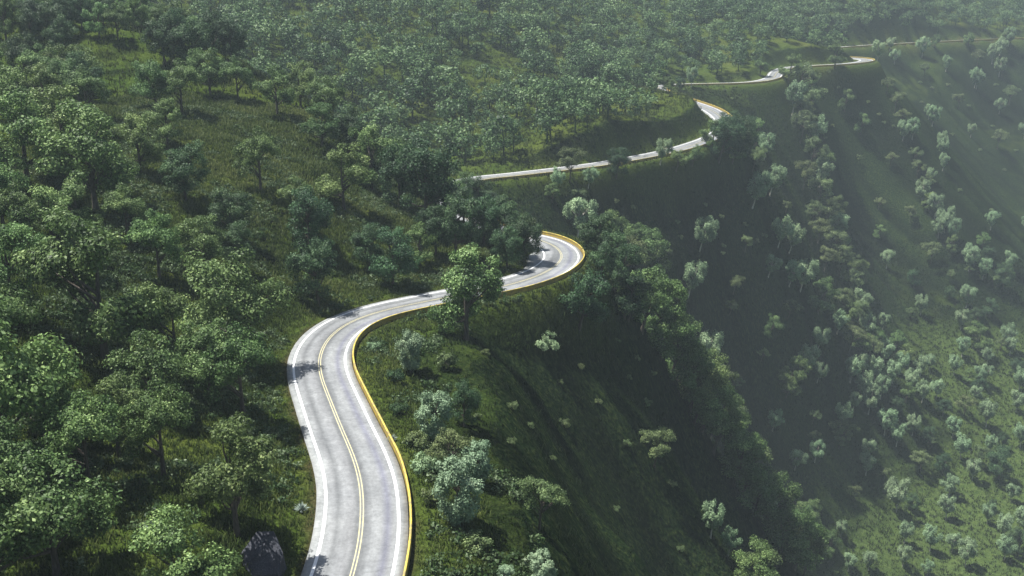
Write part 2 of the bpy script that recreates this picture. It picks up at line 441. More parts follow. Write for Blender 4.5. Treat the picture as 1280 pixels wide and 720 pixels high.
# yellow barrier on the valley side
def sweep(name, prof, mat, parent):
    prof = np.array(prof); N = len(cl); c = len(prof)
    wob = .03 * vnoise(np.arange(N), np.zeros(N), 6, 31)
    v = np.stack([np.stack([cl[:, 0] + nrm[:, 0] * (o + wob), cl[:, 1] + nrm[:, 1] * (o + wob), cl[:, 2] + z], 1) for o, z in prof], 1)
    ix = np.arange(N * c).reshape(N, c); jx = np.roll(ix, -1, 1)
    q = np.stack([ix[:-1], jx[:-1], jx[1:], ix[1:]], -1).reshape(-1, 4)
    return link(name, np_mesh(name, v.reshape(-1, 3), q, mat), parent)
bar = empty('road_barrier'); bar.location = (0, 0, 0)
bar['label'] = 'long yellow crash barrier following the valley edge of the winding road'; bar['category'] = 'barrier'
b0 = HW + .1
sweep('barrier_wall', [(b0 + .02, -.7), (b0 + .03, .22), (b0 + .09, .30), (b0 + .03, .38), (b0 + .06, .62), (b0 + .20, .62), (b0 + .24, .38), (b0 + .18, .30), (b0 + .24, .22), (b0 + .26, -.7)], MAT['yellow_shaded'], bar)
sweep('coping', [(b0 + .02, .623), (b0 + .02, .72), (b0 + .06, .76), (b0 + .20, .76), (b0 + .24, .72), (b0 + .24, .623)], MAT['yellow'], bar)

# ------------------------------------------------------------------ trees
def leaves(cent, radii, counts, size, rs, up=.5, droop=0.0, aspect=.62):
    """leaf quads spread over clumps; returns verts, quads, tint"""
    V = []; T = []
    cc = cent.mean(0)
    for c, r, k in zip(cent, radii, counts):
        d = rs.normal(size=(k, 3)); d /= np.linalg.norm(d, axis=1)[:, None]
        rad = rs.random(k) ** .45
        p = c + d * rad[:, None] * r
        if droop: p[:, 2] -= droop * (1 - rs.random(k) ** 2) * (np.abs(d[:, 0]) + np.abs(d[:, 1]))
        outw = d * .9 + (c - cc) / (np.linalg.norm(c - cc) + 1e-6) * .5 + np.array([0, 0, up]) + rs.normal(size=(k, 3)) * .75
        nn = outw / np.linalg.norm(outw, axis=1)[:, None]
        t = np.cross(nn, rs.normal(size=(k, 3))); t /= np.linalg.norm(t, axis=1)[:, None]
        b = np.cross(nn, t)
        s = size * (.65 + .7 * rs.random(k))[:, None]
        q = np.stack([p - t * s * .5, p + b * s * aspect * .5 - t * s * .05, p + t * s * .5, p - b * s * aspect * .5 - t * s * .05], 1)
        V.append(q)
        T.append(np.repeat(np.clip(.42 + rs.normal() * .13 + rs.normal(size=k) * .18, 0, 1), 4))
    V = np.concatenate(V).reshape(-1, 3); T = np.concatenate(T)
    return V, np.arange(len(V)).reshape(-1, 4), T

def tube(path, radii, seg=7):
    path = np.array(path, float); V = []
    n_ = len(path)
    for i in range(n_):
        t = path[min(i + 1, n_ - 1)] - path[max(i - 1, 0)]; t /= np.linalg.norm(t)
        a = np.cross(t, [0.31, .95, .1]); a /= np.linalg.norm(a); b = np.cross(t, a)
        ang = np.linspace(0, 2 * np.pi, seg, endpoint=False)
        V.append(path[i] + radii[i] * (np.cos(ang)[:, None] * a + np.sin(ang)[:, None] * b))
    V = np.concatenate(V); ix = np.arange(n_ * seg).reshape(n_, seg); jx = np.roll(ix, -1, 1)
    return V, np.stack([ix[:-1], jx[:-1], jx[1:], ix[1:]], -1).reshape(-1, 4)

def join(parts):
    V = []; Fc = []; o = 0
    for v, f in parts:
        V.append(v); Fc.append(f + o); o += len(v)
    return np.concatenate(V), np.concatenate(Fc)

def crown_layout(kind, rs):
    """clump centres and radii in a tree of height 1"""
    C = []; Rd = []
    if kind in ('oak', 'fresh', 'dark', 'olive'):
        lob = rs.integers(7, 11)
        rx, rz, cz = {'oak': (.38, .44, .52), 'fresh': (.38, .42, .54), 'dark': (.34, .40, .55), 'olive': (.46, .24, .72)}[kind]
        for i in range(lob):                       # big limbs carry lobes, lobes carry clumps
            a = 2.4 * i + rs.random() * .9; u = rs.random()
            rr = rx * (.35 + .5 * math.sqrt(u)); zz = cz + rz * (rs.random() * 1.5 - .75) * (1 - .35 * u)
            lc = np.array([math.cos(a) * rr, math.sin(a) * rr, zz])
            for j in range(rs.integers(5, 8)):
                d = rs.normal(size=3); d /= np.linalg.norm(d); d[2] *= .75
                C.append(lc + d * .135 * (.5 + .7 * rs.random())); Rd.append(np.array([1, 1, .72]) * (.075 + .05 * rs.random()))
        for j in range(8):
            C.append(np.array([rs.normal() * .1, rs.normal() * .1, cz + rz * (.3 + .6 * rs.random())])); Rd.append(np.array([1, 1, .75]) * (.09 + .03 * rs.random()))
        if kind == 'dark':
            for j in range(14):
                a = rs.random() * 6.28; rr = .3 * rs.random() ** .5
                C.append(np.array([math.cos(a) * rr, math.sin(a) * rr, .2 + .25 * rs.random()])); Rd.append(np.array([1, 1, .8]) * (.09 + .03 * rs.random()))
    elif kind == 'silver':
        for i in range(40):
            u = rs.random(); a = rs.random() * 6.28
            prof = .32 * math.sin(math.pi * min(1, .16 + .84 * (1 - u))) ** .6
            rr = prof * (.3 + .7 * math.sqrt(rs.random()))
            C.append(np.array([math.cos(a) * rr, math.sin(a) * rr, .1 + .82 * u])); Rd.append(np.array([1, 1, 1.1]) * (.08 + .05 * rs.random()))
    elif kind == 'pale':
        for i in range(34):
            u = rs.random(); a = rs.random() * 6.28
            z = .36 + .56 * u; prof = .34 * math.sin(math.pi * min(1, .18 + .86 * (1 - u))) ** .7
            rr = prof * (.25 + .75 * math.sqrt(rs.random()))
            C.append(np.array([math.cos(a) * rr, math.sin(a) * rr, z])); Rd.append(np.array([1, 1, 1.15]) * (.075 + .05 * rs.random()))
    elif kind == 'bush':
        for i in range(16):
            a = rs.random() * 6.28; rr = .55 * math.sqrt(rs.random())
            C.append(np.array([math.cos(a) * rr, math.sin(a) * rr, .22 + .55 * rs.random() * (1 - rr * .7)])); Rd.append(np.array([1, 1, .85]) * (.15 + .1 * rs.random()))
    return np.array(C), np.array(Rd)

def tree_meshes(kind, seed, Hn, leaf, nleaf, mats):
    rs = np.random.default_rng(seed)
    C, Rd = crown_layout(kind, rs)
    wgt = Rd[:, 0] ** 2; cnt = np.maximum(6, (nleaf * wgt / wgt.sum()).astype(int))
    V, Q_, T = leaves(C * Hn, Rd * Hn, cnt, leaf, rs, up=.55, droop=(.05 * Hn if kind == 'pale' else 0))
    crown = np_mesh('crown', V, Q_, mats[0], T)
    parts = []
    if kind == 'bush':
        for i in range(5):
            c = C[i] * Hn
            parts.append(tube([(c[0] * .1, c[1] * .1, -.3), c * .5, c], [.05, .035, .012], 5))
    else:
        top = .62 if kind != 'pale' else .85
        bend = rs.normal(size=2) * .02
        tp = [np.array([bend[0] * t * t * 2, bend[1] * t * t * 2, t]) * Hn for t in (-.08, 0, .08, .2, .34, .48, top)]
        r0 = .026 * Hn if kind != 'pale' else .02 * Hn
        parts.append(tube(tp, [r0 * 1.5, r0 * 1.25, r0, r0 * .85, r0 * .7, r0 * .5, r0 * .2], 8))
        pick = rs.permutation(len(C))[:(13 if kind != 'pale' else 9)]
        for i in pick:
            e = C[i] * Hn
            zb = min(max(.2, e[2] / Hn - .26), .5) * Hn
            s = np.array([bend[0] * Hn * (zb / Hn) ** 2 * 2, bend[1] * Hn * (zb / Hn) ** 2 * 2, zb])
            mid = s * .5 + e * .5 + np.array([0, 0, -.015 * Hn]) + rs.normal(size=3) * .012 * Hn
            parts.append(tube([s, mid, e], [r0 * .5, r0 * .3, r0 * .08], 5))
    tv_, tq = join(parts)
    trunk = np_mesh('stems' if kind == 'bush' else 'trunk', tv_, tq, mats[1], smooth_=True)
    return crown, trunk

PROTO = {}
def add_proto(key, kind, n_, Hn, leaf, nleaf, mats):
    PROTO[key] = [(Hn,) + tree_meshes(kind, hash_seed(key) + i, Hn, leaf, nleaf, mats) for i in range(n_)]
def hash_seed(s): return sum(ord(c) * (i + 3) for i, c in enumerate(s)) * 13
add_proto('oak', 'oak', 5, 12, .31, 13000, (MAT['oak'], MAT['bark']))
add_proto('fresh', 'fresh', 4, 12, .31, 13000, (MAT['fresh'], MAT['bark']))
add_proto('dark', 'dark', 4, 12, .31, 13000, (MAT['dark'], MAT['bark']))
add_proto('olive', 'olive', 3, 10, .34, 6000, (MAT['olive'], MAT['bark']))
add_proto('pale', 'pale', 4, 11, .42, 7000, (MAT['pale'], MAT['pale_bark']))
add_proto('silver', 'silver', 3, 7, .26, 8000, (MAT['silver'], MAT['bark']))
add_proto('palebush', 'bush', 3, 3, .26, 1600, (MAT['pale'], MAT['bark']))
add_proto('olivebush', 'bush', 3, 3, .26, 1600, (MAT['olive'], MAT['bark']))
add_proto('darkbush', 'bush', 3, 4, .3, 2200, (MAT['dark'], MAT['bark']))

from mathutils import Vector, Quaternion
PLACED = []           # (x, y, H, key)
THINGS = []
def put(key, pos, H, d, px, py, region, label=None):
    vs = PROTO[key]; i = random.randrange(len(vs)); Hn, cm, tm_ = vs[i]
    bush = 'bush' in key
    root = empty('bush' if bush else 'pale_tree' if key == 'pale' else 'tree')  # the pale white-trunked trees are of no known species
    root.location = (pos[0], pos[1], pos[2] - .05)
    s = H / Hn
    wx = random.uniform(.84, 1.0) * (.95 if label and 'lone' in label else 1)
    root.scale = (s * wx, s * wx, s)
    ax, ay = grad(pos[0], pos[1], 3.0); st = math.hypot(ax, ay)
    lean = min(.24, max(0.0, .17 * (st - .6)))                      # trees on the steep flanks lean out to the light
    root.rotation_mode = 'QUATERNION'
    root.rotation_quaternion = Quaternion((ay / (st + 1e-6), -ax / (st + 1e-6), 0), lean + random.uniform(-.03, .03)) @ Quaternion((0, 0, 1), random.uniform(0, 6.28))
    link('foliage' if bush else 'crown', cm, root)
    link('stems' if bush else 'trunk', tm_, root)
    root['category'] = 'bush' if bush else 'pale_tree' if key == 'pale' else 'tree'
    THINGS.append(dict(o=root, key=key, H=H, hpx=H * F / d, px=px, py=py, region=region, label=label))
    PLACED.append((pos[0], pos[1], H, key))
    return root

def plant(key, bx, by, hpx, region, label=None):
    r = cast(bx, by)
    if r is None: return
    pos, d = r
    k = 0
    while road_near(np.array([pos[0]]), np.array([pos[1]]))[0][0] < HW + 1.6:     # never on the pavement
        k += 1
        r = cast(bx, by + (k + 1) // 2 * 3 * (1 if k % 2 else -1))
        if k > 12: return
        if r: pos, d = r
    dep = math.atan2(CZ - pos[2], math.hypot(pos[0], pos[1]))
    put(key, pos, hpx * d / F / math.cos(dep), d, bx, by, region, label)

from mathutils import Vector
# ---- trees one can point at: kind, foot on the land as seen (x, y), height as seen, label
T_ = dict(o='oak', f='fresh', d='dark', p='pale', y='olive', pb='palebush', yb='olivebush', db='darkbush', s='silver')
HILL = [
    ('o', 72, 722, 158, 'big round leafy tree in the lower corner of the near hillside'),
    ('o', 296, 668, 150, 'wide spreading tree with a deep black shadow, between the road and the clearing'),
    ('o', 205, 597, 122, 'broad tree with a bare dark trunk at the upper edge of the grassy clearing'),
    ('f', 14, 590, 215, 'tall bright yellow-green tree at the edge of the frame, its dark trunk showing'),
    ('o', 112, 612, 122, 'dense mid-green tree squeezed between the bright edge tree and the clearing'),
    ('f', 238, 800, 148, 'bright leafy treetop poking up at the bottom edge beside the dark boulder'),
    ('o', 304, 520, 116, 'rounded tree touching the roadside where the road first bends'),
    ('o', 192, 520, 112, 'dome-shaped tree behind the broad tree with the bare dark trunk'),
    ('o', 132, 452, 186, 'largest dome-crowned tree on the near hillside, dark under its crown'),
    ('f', 300, 452, 142, 'broad twin-topped tree uphill of the first roadside bend'),
    ('o', 222, 470, 118, None), ('f', 18, 392, 118, 'bright-topped tree cut by the frame edge, below the upper hillside'),
    ('o', 200, 350, 88, 'neat round-headed tree in the middle of the near hillside'),
    ('d', 388, 315, 82, 'narrow dark tree uphill of the grass verge, its upper half lit'),
    ('d', 398, 382, 88, 'dark bushy tree standing at the edge of the grass verge above the bend'),
    ('d', 491, 360, 80, 'dark tree with a bare foot on the grass verge above the straight'),
    ('o', 524, 335, 56, 'small round tree with a clear trunk on the verge above the straight'),
    ('d', 463, 338, 60, None),
    ('d', 655, 338, 64, 'near-black small tree inside the hairpin bend, touching the road'),
    ('d', 634, 337, 56, 'dark round tree on a short trunk in the grass inside the hairpin'),
    ('d', 570, 322, 86, 'dark tree on the crest behind the small round verge tree'),
    ('d', 605, 308, 66, None), ('d', 640, 322, 62, None), ('d', 622, 314, 66, None), ('d', 612, 282, 40, None), ('d', 572, 248, 40, None), ('d', 652, 322, 46, None), ('o', 566, 260, 58, None), ('o', 585, 258, 42, None), ('d', 598, 268, 50, None), ('y', 660, 300, 40, 'pale olive treetop rising behind the near-black hairpin tree'), ('o', 588, 300, 60, None),
    ('d', 532, 280, 112, 'tall dark tree with a bright top on the crest line of the near hill'),
    ('o', 430, 264, 86, 'thick oval tree with a visible trunk on the open grass slope'),
    ('o', 466, 240, 88, 'lush tree on the crest, just behind the thick oval tree'),
    ('o', 326, 240, 82, 'mushroom-shaped tree alone on the open grass slope'),
    ('d', 232, 252, 78, 'wide dark tree at the lower side of the open grass slope'), 
    ('o', 120, 264, 138, 'tall spreading tree with a long dark trunk, upper hillside'),
    ('o', 35, 232, 128, None), ('o', 78, 215, 110, None), ('o', 176, 218, 80, 'thin tree with a leaning trunk at the upper edge of the open grass'),
    ('f', 210, 184, 62, 'small pale-topped tree in the open grass, trunk showing'), ('o', 228, 146, 72, None), ('f', 196, 138, 66, None),
    ('f', 263, 120, 62, 'pale-flecked tree beside the dark blue-green clump'), ('o', 298, 128, 58, None), ('o', 347, 145, 66, None), ('f', 403, 184, 56, 'yellowish small tree alone below the crest line'),
    ('d', 206, 84, 68, 'dark blue-green tree, first of the dark upper clump'), ('d', 243, 88, 66, None), ('d', 290, 82, 60, None), ('d', 222, 70, 60, None), ('d', 268, 72, 60, None),
    ('o', 376, 135, 58, None), ('o', 412, 150, 56, None), ('d', 440, 196, 66, None), ('d', 500, 262, 84, None), ('d', 548, 262, 64, None), ('o', 505, 230, 60, None),
    ('o', 70, 330, 104, None), ('o', 100, 300, 80, None), ('o', 30, 320, 95, None), ('o', 255, 345, 78, None), ('d', 290, 300, 72, None), 
    ('o', 5, 290, 96, None), ('o', 150, 575, 112, None), ('o', 60, 560, 130, None), ('o', 380, 290, 70, None),
    ('o', 10, 660, 140, None), ('o', 5, 480, 130, None), ('o', 160, 300, 72, None), ('d', 300, 338, 64, None), ('f', 262, 500, 96, None), ('o', -10, 760, 180, None), 
    ('d', 545, 320, 66, None), ('d', 615, 285, 56, None), ('d', 580, 275, 60, None), ('o', 150, 250, 64, None), ('o', 60, 160, 84, None), ('o', 20, 170, 90, None),
]
BANK = [
    ('s', 543, 552, 62, 'pale blue-green tree alone high on the grassy bank'),
    ('d', 580, 534, 58, 'dark round tree just behind the pale bank tree'),
    ('y', 562, 594, 56, 'olive bush-like tree between two pale trees on the bank'),
    ('s', 598, 606, 52, 'pale tree at the edge of the dark slope, behind the biggest pale tree'),
    ('s', 573, 656, 80, 'biggest pale silver-green tree on the grassy bank, casting a black shadow'),
    ('s', 514, 466, 52, 'thin small pale tree on the bank where the road turns'),
    ('y', 674, 664, 62, 'olive flat-topped tree alone on the dark slope, trunk visible'),
    ('y', 818, 586, 46, 'small flat-topped olive tree at the far side of the dark slope'),
    ('s', 676, 742, 46, 'pale treetop at the bottom edge below the grassy bank'), ('s', 633, 738, 30, 'smaller pale treetop at the bottom edge, next to a larger one'),
    ('o', 583, 425, 122, 'lone full-crowned tree standing in front of the road, overlapping the pavement'),
    ('d', 724, 410, 84, 'round dark tree just below the hairpin barrier'),
    ('pb', 682, 442, 28, 'small pale bush on the dark slope below the hairpin'),
    ('pb', 530, 590, 26, None), ('db', 500, 520, 22, None), ('yb', 540, 630, 26, None), ('yb', 520, 560, 24, None), ('db', 495, 480, 22, None), ('yb', 600, 690, 26, None), ('pb', 468, 440, 16, None), ('yb', 560, 460, 24, None),
]
SPUR = [
    ('p', 722, 300, 54, 'pale tree just beyond the hairpin barrier'), ('d', 742, 322, 62, 'dark tree hiding the outer edge of the hairpin'), ('d', 750, 345, 62, None), ('d', 768, 365, 66, None), ('y', 772, 352, 58, 'olive-topped tree in the dense clump outside the hairpin'),
    ('o', 800, 345, 60, None), ('o', 805, 372, 66, None), ('d', 780, 398, 66, None), ('d', 800, 415, 66, None), ('y', 815, 400, 50, None), ('o', 822, 428, 56, None), ('d', 758, 402, 46, None), ('d', 826, 448, 60, None), ('d', 838, 470, 62, None), ('o', 846, 495, 58, None), ('d', 856, 512, 60, None),
    ('y', 868, 515, 50, 'pale olive tree on the spur crest halfway down'), ('d', 868, 540, 62, None), ('y', 898, 548, 46, 'olive tree leaning out on the open side of the spur crest'), ('d', 878, 568, 62, None), ('d', 886, 590, 58, None), ('y', 893, 610, 50, None),
    ('p', 888, 674, 46, 'pale tree with a white trunk standing alone before the spur trees'), ('d', 905, 625, 58, None), ('o', 914, 645, 50, None), ('d', 922, 668, 56, None), ('o', 935, 690, 52, None), ('d', 942, 712, 56, None), ('p', 910, 695, 34, 'small pale tree at the foot of the spur crest'), ('y', 955, 722, 46, None), ('d', 965, 745, 50, None), ('o', 790, 322, 44, None), ('y', 978, 745, 40, None), ('o', 760, 310, 50, None), ('d', 812, 392, 50, None), ('d', 850, 530, 50, None),
]
def lst(key, s): return [(key,) + tuple(int(q) for q in e.split(',')) + (None,) for e in s.split()]
WALL = lst('p', '874,318,44 860,375,46 940,263,48 972,310,40 986,318,38 960,349,30 1000,366,42 986,360,34 878,460,48 1003,470,38 1022,438,30 965,540,28 938,566,20 993,590,28 1018,578,28 962,640,30 1010,655,22 1050,535,32 962,245,40 1140,175,28 1165,158,26 1218,110,26 1163,228,18 1128,178,26 1178,215,22 1260,60,24 1108,485,26 1046,420,30') \
    + lst('y', '931,316,20 916,372,24 912,394,20 984,400,26 951,455,18 982,266,14 1012,240,14 920,492,18 1098,262,16 1073,205,10 1015,530,18 1014,555,16') \
    + lst('o', '961,424,32 1022,392,46 984,488,46 982,500,30 1055,140,30 1075,170,28 1098,300,20 1048,560,38 1008,660,36 1020,705,34 1035,695,30')
WALL[1] += ()
RIDGE = lst('y', '996,120,44 1008,150,40 1000,180,42 1012,212,42 1004,238,36 1020,262,40 1032,285,36 1022,305,34 1040,322,34 1048,345,38 1060,370,36 1052,392,34 1072,410,34 1062,440,34 1085,455,32 1000,162,36 1014,285,34 1030,340,30 1066,425,26') \
    + lst('p', '990,145,44 1014,185,42 1024,235,38 1042,300,36 1072,395,34 1082,425,32 1062,480,34 1078,500,34 1092,478,32 1105,455,30 1078,470,30 1115,480,30 1125,468,28 1140,488,28 1100,500,30 1085,520,36 1150,470,26') \
    + lst('o', '985,102,36 1012,128,38 1024,220,36 1042,275,34 1048,310,34 1066,352,34 1058,410,34 1092,440,32 1120,440,28 1075,445,30 1130,455,28 1132,505,28')
RIDGE2 = lst('p', '1152,255,30 1168,275,32 1180,292,34 1188,305,32 1172,300,28 1210,340,30 1228,350,28 1150,395,28 1212,330,26 1192,470,26 1222,482,24') + lst('y', '1108,118,22 1118,140,24 1125,158,22 1142,205,22 1146,222,22 1158,240,24 1187,352,14 1210,346,14 1138,398,14') + lst('o', '1162,265,26 1190,318,26 1228,310,22 1222,440,38 1210,480,20')
FLOOR = lst('d', '1142,362,26 1253,362,36 1233,330,24 1220,410,26 1236,395,24 1268,475,28 1222,495,26 1178,520,24 1178,595,28 1160,555,22 1142,545,20 1248,600,44 1272,696,38 1252,560,20 1140,640,22 1118,520,26 1186,375,18 1240,640,16') \
    + lst('p', '1120,640,42 1190,548,26 1232,535,34 1200,575,32 1120,560,30 1182,650,30 1162,690,32 1130,680,28 1128,710,26 1206,710,34 1275,560,30 1258,435,30 1190,690,24 1230,480,26 1140,545,28 1082,595,28 1082,575,26 1105,545,34 1152,505,28 1170,500,26 1262,445,24 1215,600,26 1278,670,34 1060,715,24') \
    + lst('y', '1150,590,26 1225,585,24 1205,520,24 1240,360,18 1250,440,18 1105,600,14 1068,625,16 1165,560,16')
FARROAD = [('d', 905, 190, 54, 'big dark tree hiding the second bend of the road'), ('d', 898, 202, 62, None), ('d', 916, 200, 56, None), ('o', 835, 117, 22, None), ('o', 820, 115, 24, None), ('d', 849, 113, 18, None), ('p', 1112, 64, 17, None), ('o', 1168, 60, 17, None), ('o', 1210, 58, 19, None), ('o', 1256, 57, 19, None), ('d', 925, 188, 46, None), ('o', 890, 186, 40, None), ('o', 945, 182, 36, None), ('o', 915, 205, 36, None), ('d', 770, 228, 42, 'dark round tree in front of the second stretch of road'), ('y', 712, 232, 44, 'pale olive tree overlapping the second stretch of road'), ('p', 695, 240, 30, None), ('p', 735, 240, 28, None),
    ('p', 825, 208, 34, 'pale tree in front of the rising end of the second road stretch'), ('o', 845, 215, 30, None), ('o', 865, 210, 28, None), ('p', 720, 285, 34, None), ('y', 722, 262, 26, None), ('o', 690, 255, 26, None), ('p', 955, 200, 34, None), ('y', 940, 215, 30, None), ('o', 1043, 84, 34, 'tree in front of the last visible bend of the road'), ('o', 950, 98, 22, None), ('p', 864, 110, 26, None), ('p', 1220, 112, 24, None)]
TINY_BOWL = lst('yb', '640,512,13 597,525,10 663,536,10 640,557,12 705,534,12 783,556,9 808,507,11 725,462,9 607,444,10 785,474,8 795,450,8 690,575,8 748,505,8 770,430,8 815,470,8 700,480,7 830,540,8 560,450,8 840,610,9 770,640,9 850,690,9')
TINY_WALL = lst('yb', '900,275,7 880,260,7 930,285,7 903,310,6 902,322,6 870,300,6 945,305,6 955,300,7 845,280,7 790,262,7 815,300,7 835,320,8 850,300,7 800,285,6 770,258,7 1015,95,5 1048,115,5 1040,160,5 1085,130,5 1098,145,5 1130,120,5 1150,105,5 1165,112,5 1185,108,5 1152,130,5 1170,140,5 1245,108,5 1210,135,5 1010,150,5 1030,175,5 1105,155,5 1116,160,5 905,115,5 915,125,5 1035,95,5 1060,105,5 1190,170,5 1240,160,5 1225,190,5 1270,190,5 1255,215,5 1200,240,6 1240,265,6')

CREST = []
for region, rows in (('hill', HILL), ('bank', BANK), ('spur', SPUR), ('wall', WALL), ('ridge', RIDGE), ('lower ridge', RIDGE2), ('floor', FLOOR), ('road', FARROAD), ('tiny bowl', TINY_BOWL), ('tiny wall', TINY_WALL)):
    for k, x, y, h, lab in rows:
        if region == 'spur' and y > 400 and k != 'p':                # these stand along the very crest
            dd = [(q, cast(q, y - 6)[1]) for q in np.arange(720, 1010, 3.0)]
            jump = [q for (q, a), (_, b) in zip(dd, dd[1:]) if b - a > 22]
            ex = 801 + (y - 402) * .53
            jump = [q for q in jump if abs(q - ex) < 40]
            CREST.append((y, jump, x))
            h *= 1.3
            k = {'d': 'o', 'o': 'f'}.get(k, k)
            if jump: x = min(jump, key=lambda q: abs(q - ex)) - 3 + .3 * (x - (800 + (y - 400) * .46))
        plant(T_[k], x, y, h, region, lab)

rv = np.random.default_rng(77)
for x, y, h in zip(rv.uniform(1090, 1285, 60), rv.uniform(62, 350, 60), rv.uniform(17, 27, 60)):
    r_ = cast(x, y)
    if r_ is None or any((q[0] - r_[0][0]) ** 2 + (q[1] - r_[0][1]) ** 2 < 110 for q in PLACED): continue
    plant('pale' if rv.random() < .7 else 'olive', x, y, h, 'wall')
for x, y, h in zip(rv.uniform(985, 1290, 75), rv.uniform(380, 735, 75), rv.uniform(18, 30, 75)):
    r_ = cast(x, y)
    if r_ is None or any((q[0] - r_[0][0]) ** 2 + (q[1] - r_[0][1]) ** 2 < 60 for q in PLACED): continue
    plant('pale', x, y, h, 'floor')
# ---- the upper near hillside is thickly wooded
def clash(x, y, r):
    return any((q[0] - x) ** 2 + (q[1] - y) ** 2 < (r + .28 * q[2]) ** 2 for q in PLACED)
rs = np.random.default_rng(21)
for _ in range(900):
    x, y = rs.uniform(-185, -28), rs.uniform(215, 350)
    z = float(hgt(x, y)); px, py, d = project(x, y, z)
    if not (-30 < px < 470 and -10 < py < 150): continue
    if py > 58 and px > 130 and px < 470: continue                   # the open grass slope
    if clash(x, y, 1.7): continue
    put(['oak', 'oak', 'fresh', 'dark'][rs.integers(0, 4)], np.array([x, y, z]), rs.uniform(9, 13), d, px, py, 'upper')
    if sum(1 for t in THINGS if t['region'] == 'upper') >= 53: break

# ---- forest on the mountain beyond: the largest stand as trees of their own, the rest reads as one mass
def far_visible(x, y, z):
    t = np.linspace(.25, .985, 130)[:, None]
    return (CZ + (z - CZ) * t > hgt(x * t, y * t) - 1).all(0)
g = np.stack(np.meshgrid(np.arange(-480, 700, 9.8), np.arange(250, 1080, 10.2), indexing='ij'), -1).reshape(-1, 2)
g = g + rs.uniform(-4.6, 4.6, g.shape)
D, I, sd_ = road_near(g[:, 0], g[:, 1])
z = hgt(g[:, 0], g[:, 1])
H = 8.5 + 8 * rs.random(len(g)) ** 1.5 * (1 - .25 * (D < 16))
px, py, d = project(g[:, 0], g[:, 1], z)
uphill = (sd_ < 0) | (D > 1e5)
dens = vnoise(g[:, 0], g[:, 1], 45, 40) + .6 * vnoise(g[:, 0], g[:, 1], 14, 41)
ok = uphill & (D > HW + 6) & (px > -330) & (px < 1480) & (py > -40) & (dens > -.68 + .4 * (D < 18) - .7 * sstep(560, 720, d)) & (d > 285)
behind = np.array([not clash(a, b, 3) for a, b in g])
nearhill = (g[:, 0] < 5) & (g[:, 1] < 345 - np.maximum(0, -g[:, 0] - 40) * .1)
ok &= behind & ~nearhill
ok &= far_visible(g[:, 0], g[:, 1], z + H * .9)
g, z, H, px, py, d = g[ok], z[ok], H[ok], px[ok], py[ok], d[ok]
NTREE = 298
room = NTREE - sum(1 for t in THINGS if 'bush' not in t['key'] and t['key'] != 'pale')
order = np.argsort(-(H / d))
for k in order[:max(0, room)]:
    put(['oak', 'fresh', 'oak', 'dark', 'olive'][rs.integers(0, 5)], np.array([g[k, 0], g[k, 1], z[k]]), H[k], d[k], px[k], py[k], 'far')
rest = order[max(0, room):]
LOW = []
for s in range(9):
    r_ = np.random.default_rng(300 + s)
    C, Rd = crown_layout(['oak', 'fresh', 'dark', 'olive', 'oak', 'fresh', 'pale', 'dark', 'oak'][s], r_)
    c_ = np.maximum(3, (700 * Rd[:, 0] ** 2 / (Rd[:, 0] ** 2).sum()).astype(int))
    V, Q_, T = leaves(C * 10, Rd * 10, c_, .70, r_, up=.6)
    tvv, tqq = tube([(0, 0, -.4), (0, 0, 2.5), (.1, 0, 5.5)], [.25, .2, .1], 5)
    T = np.concatenate([T + [.02, .16, -.16, .1, -.05, .1, .26, -.1, .05][s], np.zeros(len(tvv))])
    LOW.append((np.concatenate([V, tvv]), np.concatenate([Q_, tqq + len(V)]), T))
def mass(name, pts, sizes, protos, mat, tint_amp=.1, lean=0.0):
    Vs = []; Qs = []; Ts = []; o = 0
    for p, s in zip(pts, sizes):
        V, Q_, T = protos[rs.integers(0, len(protos))]
        a = rs.uniform(0, 6.28); c, s_ = math.cos(a), math.sin(a)
        W = V * (s * rs.uniform(.9, 1.15), s * rs.uniform(.9, 1.15), s)
        W = np.stack([W[:, 0] * c - W[:, 1] * s_, W[:, 0] * s_ + W[:, 1] * c, W[:, 2]], 1) + p
        Vs.append(W); Qs.append(Q_ + o); Ts.append(np.clip(T + rs.normal() * tint_amp, 0, 1)); o += len(V)
    me = np_mesh(name, np.concatenate(Vs), np.concatenate(Qs), mat, np.concatenate(Ts))
    ob = link(name, me); ob['kind'] = 'stuff'; return ob
mass('forest', np.stack([g[rest, 0], g[rest, 1], z[rest] - .1], 1), H[rest] / 10, LOW, MAT['far'])
print('top right', ((g[:,0]>200)).sum());print('forest', len(rest), 'room', room, 'trees', sum(1 for t in THINGS if 'bush' not in t['key'] and t['key'] != 'pale'))

